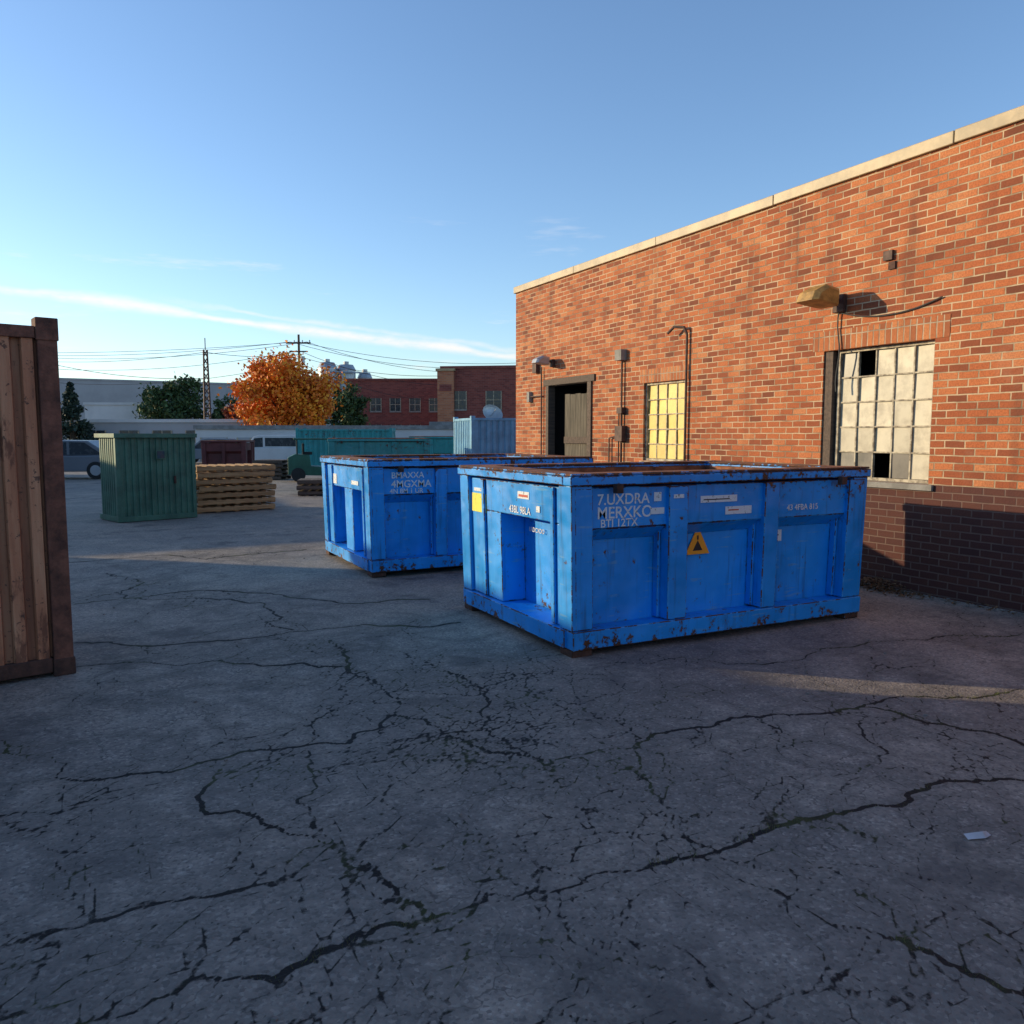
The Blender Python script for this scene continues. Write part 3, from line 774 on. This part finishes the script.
building('storage_units',-19.5,50,math.radians(3),20,6,2.0,M_whiteb,1,9,1.5,1.3,.2,3,M_roof,glassm=M_greyb)
building('low_shed',-33,62,math.radians(-4),13,6,2.6,M_greyb,1,5,1.4,.9,1.1,3,M_whiteb)
building('low_workshop',-5.5,55,math.radians(4),9,6,2.3,M_whiteb,1,4,1.2,.9,.8,3,M_roof)
# unseen long buildings added at left to shade the ground, gap lets sun through
building('offscreen_shade_block',0,0,0,28.8,6,3.5,M_greyb,1,9,1.4,1.1,1.4,3,M_coping,loc=(-9,-9,0),arz=math.radians(90))
building('offscreen_shade_block',0,0,0,22,6,3.5,M_greyb,1,7,1.4,1.1,1.4,3,M_coping,loc=(-9,23.6,0),arz=math.radians(90))
si=empty('grain_silos',at(-31.5,150)); q=MB()
for x,r,hh_ in ((-2.4,1.7,15.4),(1.1,1.7,15.1),(4.6,1.3,13.8)):
    q.cyl((x,0,0),(x,0,hh_-1.6),r,M_metal,n=24); q.cyl((x,0,hh_-1.6),(x,0,hh_-.6),r+.1,M_metal,r*.75,n=24); q.cyl((x,0,hh_-.6),(x,0,hh_),.5,M_metal,n=12)
    for z in (5,8,11): q.cyl((x,0,z),(x,0,z+.2),r+.08,M_greyb,n=24)
q.tube([(-2.4,-2,13),(4.6,-2,13)],.12,M_metal)
q.obj('silos',si)
ds=empty('satellite_dish',at(-1.6,62)); q=MB(); q.cyl((0,0,0),(0,0,3.0),.08,M_metal)
n0=len(q.v); R=1.0
for i in range(6):
    for k in range(20):
        a=i/5*.95; t=2*math.pi*k/20; r=R*math.sin(a); dd=R*(1-math.cos(a))*.9
        v=Matrix.Rotation(math.radians(-35),3,'X')@Vector((r*math.cos(t),-dd,r*math.sin(t))); q.v.append((v.x,v.y,v.z+3.1))
for i in range(5):
    for k in range(20):
        a=n0+i*20+k;b_=n0+i*20+(k+1)%20; q.f.append((a,b_,b_+20,a+20));q.m.append(q.mi(M_metal))
q.tube([(0,0,3.1),(0,-.9,3.6)],.03,M_metal); q.obj('dish',ds)

def pole(L,D,h,r=.15,arm=2.4):
    root=empty('utility_pole',at(L,D),-PS); q=MB()
    q.cyl((0,0,-.2),(0,0,h),r,M_pole,r*.7,n=10)
    q.box(-arm/2,arm/2,-.2,-.1,h-.9,h-.76,M_pole); q.box(-arm/2+.3,arm/2-.3,-.2,-.1,h-1.7,h-1.58,M_pole)
    for x in (-arm/2+.1,-arm/6,arm/6,arm/2-.1): q.cyl((x,-.15,h-.76),(x,-.15,h-.55),.06,M_metal,n=8)
    q.cyl((.35,-.1,h-2.9),(.35,-.1,h-2.1),.22,M_metal,n=12)
    q.obj('pole',root)
pole(-20.8,80,11.4); pole(-62,92,11.5); pole(6,90,10.5)
tp=empty('lattice_mast',at(-26.2,70),-PS+.4); q=MB()
hh_=8.9
for sx,sy in ((-1,-1),(1,-1),(1,1),(-1,1)): q.cyl((sx*.3,sy*.3,0),(sx*.14,sy*.14,hh_),.07,M_pipe,n=6)
for k in range(14):
    z0=k*hh_/14;z1=(k+1)*hh_/14; a=.3-.16*k/14;b_=.3-.16*(k+1)/14
    for (p,r) in (((-a,-a,z0),(b_,-b_,z1)),((a,-a,z0),(b_,b_,z1)),((a,a,z0),(-b_,b_,z1)),((-a,a,z0),(-b_,-b_,z1))): q.cyl(p,r,.045,M_pipe,n=5)
q.cyl((0,0,hh_),(0,0,hh_+1),.04,M_pipe); q.obj('mast',tp)
pw=empty('power_lines'); q=MB()
def wire(a,b_,sag,r=.022):
    a=Vector(a);b_=Vector(b_);P=[a.lerp(b_,t)-Vector((0,0,sag*4*t*(1-t))) for t in np.linspace(0,1,18)]
    q.tube([tuple(p) for p in P],r,M_wire,5)
def lv(L,D,z): return at(L,D,z)
for k,(dz_,dx_) in enumerate(((0,0),(0,-.8),(0,.8),(-.85,0),(-2.0,0))):
    wire(lv(-62+dx_,92,11.0+dz_),lv(-20.8+dx_,80,10.7+dz_),.5+.35*k)
    wire(lv(-20.8+dx_,80,10.7+dz_),lv(6+dx_,90,10.0+dz_),1.2+.5*k)
wire(lv(-26.2,70,8.7),lv(-62,92,11),1.0);wire(lv(-26.2,70,8.7),lv(-20.8,80,9.5),.3)
wire(lv(-20.8,80,9.3),lv(-6,74,7.0),.6);wire(lv(-45,70,9.3),lv(-26.2,70,6.5),.9)
q.obj('wires',pw)

# ---------------- trees ----------------
def leafmat(name,cols):
    m,n,b=mat(name); r=n.n('ShaderNodeNewGeometry').outputs['Random Per Island']
    c=n.ramp(r,[(i/(len(cols)-1),c) for i,c in enumerate(cols)])
    big=n.noise(n.obj(),.6,2); c=n.mix(n.ss(big,.35,.65,0,.5),c,cols[0])
    n.put(b.inputs['Base Color'],c); b.inputs['Roughness'].default_value=.7
    return m
def tree(name,L,D,h,rad,z0,leaf,nleaf=9000,ls=.16,conif=False,seed=0,trunk=.22):
    R=np.random.default_rng(seed); root=empty(name,at(L,D))
    q=MB(); q.cyl((0,0,-.2),(.1,.05,z0+.3*(h-z0)),trunk,M_bark,trunk*.6,n=10)
    cz=(z0+h)/2; rz_=(h-z0)/2
    ncl=60 if not conif else 70
    cl=[]
    for i in range(ncl):
        if conif:
            t=R.random()**.8; rr=rad*(1-t)*.95; a=R.random()*6.28; cl.append((math.cos(a)*rr*R.uniform(.5,1),math.sin(a)*rr*R.uniform(.5,1),z0+t*(h-z0)*.97,.22*rad*(1.2-t)))
        else:
            v=R.normal(size=3); v/=np.linalg.norm(v); k=R.uniform(.35,.88)
            lob=1+.16*math.sin(3*math.atan2(v[1],v[0])+seed)+.1*math.sin(5*v[2]+seed*2)
            x,y,z=v[0]*rad*k*lob,v[1]*rad*k*lob,cz+v[2]*rz_*k*lob
            cl.append((x,y,z,rad*R.uniform(.13,.25)))
    for (x,y,z,s) in cl[::2]:
        st=Vector((.05,.03,max(z0*.6,min(z-.4*rad,cz))) if not conif else (0,0,z-.1)); en=Vector((x,y,z)); md=st.lerp(en,.5)+Vector((0,0,.15*rad if not conif else 0))
        q.cyl(st,md,trunk*.3,M_bark,trunk*.18,n=6,cap=False); q.cyl(md,en,trunk*.18,M_bark,trunk*.05,n=5,cap=False)
    if conif: q.cyl((0,0,0),(0,0,h),trunk,M_bark,.03,n=8)
    q.obj('trunk_and_limbs',root)
    ci=R.integers(0,len(cl),nleaf); C=np.array(cl)
    P=C[ci,:3]+R.normal(size=(nleaf,3))*C[ci,3:4]*np.array([.62,.62,.5])
    A=R.normal(size=(nleaf,3)); A/=np.linalg.norm(A,axis=1)[:,None]
    B=np.cross(A,R.normal(size=(nleaf,3))); B/=np.linalg.norm(B,axis=1)[:,None]
    s=(ls*R.uniform(.6,1.3,nleaf))[:,None]
    V=np.stack([P-A*s,P+B*s*.6,P+A*s,P-B*s*.6],1).reshape(-1,3)
    me=bpy.data.meshes.new('foliage'); me.from_pydata(V.tolist(),[],np.arange(nleaf*4).reshape(-1,4).tolist()); me.materials.append(leaf)
    o_=bpy.data.objects.new('foliage',me); sc.collection.objects.link(o_); o_.parent=root
ML_or=leafmat('autumn_leaves',[(.45,.085,.008),(.88,.22,.012),(.92,.34,.018),(.88,.46,.03)])
ML_gr=leafmat('green_leaves',[(.02,.045,.015),(.05,.095,.025),(.09,.14,.035)])
ML_dk=leafmat('conifer_needles',[(.01,.025,.018),(.02,.045,.03),(.035,.06,.035)])
ML_rd=leafmat('red_leaves',[(.12,.02,.01),(.30,.06,.02),(.38,.12,.03)])
tree('maple_tree',-16.6,60,8.2,4.3,1.2,ML_or,20000,.15,seed=3)
tree('maple_tree',-21.8,66,4.6,1.7,1.0,ML_rd,4000,.14,seed=5)
tree('oak_tree',-33.5,80,7.4,3.3,1.5,ML_gr,8000,.19,seed=8)
tree('oak_tree',-15.6,76,6.6,2.6,1.5,ML_gr,6000,.17,seed=11)
tree('oak_tree',-27.5,78,5.2,1.6,1.0,ML_gr,3500,.17,seed=14)
tree('pine_tree',-32.5,60,5.6,1.8,.4,ML_dk,6000,.14,True,seed=2)

# ---------------- world / sun / camera ----------------
el=math.radians(12.5); az=Vector((-.76,.65,0)).normalized()
sund=Vector((az.x*math.cos(el),az.y*math.cos(el),math.sin(el)))
sl=bpy.data.lights.new('sun','SUN'); sl.energy=5.0; sl.angle=math.radians(.5); sl.color=(1,.80,.49)
so=bpy.data.objects.new('sun',sl); sc.collection.objects.link(so); so.rotation_euler=sund.to_track_quat('Z','Y').to_euler()
wd=bpy.data.worlds.new('World'); sc.world=wd; wd.use_nodes=True
n=NT(wd.node_tree); bg=wd.node_tree.nodes['Background']
sky=n.n('ShaderNodeTexSky',{'sky_type':'NISHITA','sun_disc':False,'sun_elevation':el,'sun_rotation':math.atan2(az.x,az.y)})
sky.air_density=1.0; sky.dust_density=.4; sky.ozone_density=1.9
dirv=n.vm('NORMALIZE',n.n('ShaderNodeTexCoord').outputs['Generated'])
dx,dy,dz=n.sep(dirv)
def trail(nrm,width,x0,x1,x2,x3,amt,ns):
    s=n.vm('DOT_PRODUCT',dirv,nrm)
    wob=n.math('MULTIPLY',n.math('SUBTRACT',n.noise(dirv,14+ns,3),.5),.014)
    s=n.math('ABSOLUTE',n.math('ADD',s,wob))
    wd_=n.ss(n.noise(n.vm('ADD',dirv,(ns,0,0)),7,2),.3,.7,width*.5,width*1.5)
    k=n.ss(n.math('DIVIDE',s,wd_),1.0,0.0)
    k=n.math('MULTIPLY',k,n.math('MULTIPLY',n.ss(dx,x0,x1),n.ss(dx,x3,x2)))
    front=n.ss(dy,.2,.5)
    tex=n.ss(n.noise(n.vm('MULTIPLY',dirv,(1,1,3)),22,4,.65),.25,.65,.35,1)
    return n.math('MULTIPLY',n.math('MULTIPLY',k,front),n.math('MULTIPLY',tex,amt))
t1=trail((-.0736,.1429,-.987),.0085,-.5,-.2,.40,.62,.85,0)
t2=trail((-.0836,.1545,-.984),.005,.03,.16,.40,.6,.45,3)
wn=n.noise(n.vm('MULTIPLY',dirv,(2.2,2.2,16)),2.2,5,.6)
wisp=n.math('MULTIPLY',n.ss(wn,.60,.76),n.math('MULTIPLY',n.ss(dz,.30,.16),n.ss(dz,.02,.08,.2,.5)))
cl=n.math('MAXIMUM',n.math('MAXIMUM',t1,t2),wisp)
skb=n.vm('MULTIPLY',sky.outputs[0],(1.30,1.45,1.68))
skc=n.mix(cl,skb,(7.2,6.8,6.5))
n.put(bg.inputs['Color'],skc); bg.inputs['Strength'].default_value=.15
cam=bpy.data.cameras.new('camera'); co_=bpy.data.objects.new('camera',cam); sc.collection.objects.link(co_)
co_.location=(0,0,1.65); co_.rotation_euler=(math.radians(90)-TH,0,-PS)
cam.sensor_width=36; cam.lens=28.4; cam.clip_end=3000; cam.clip_start=.05
sc.camera=co_
sc.view_settings.view_transform='Standard'; sc.view_settings.look='None'; sc.view_settings.exposure=0
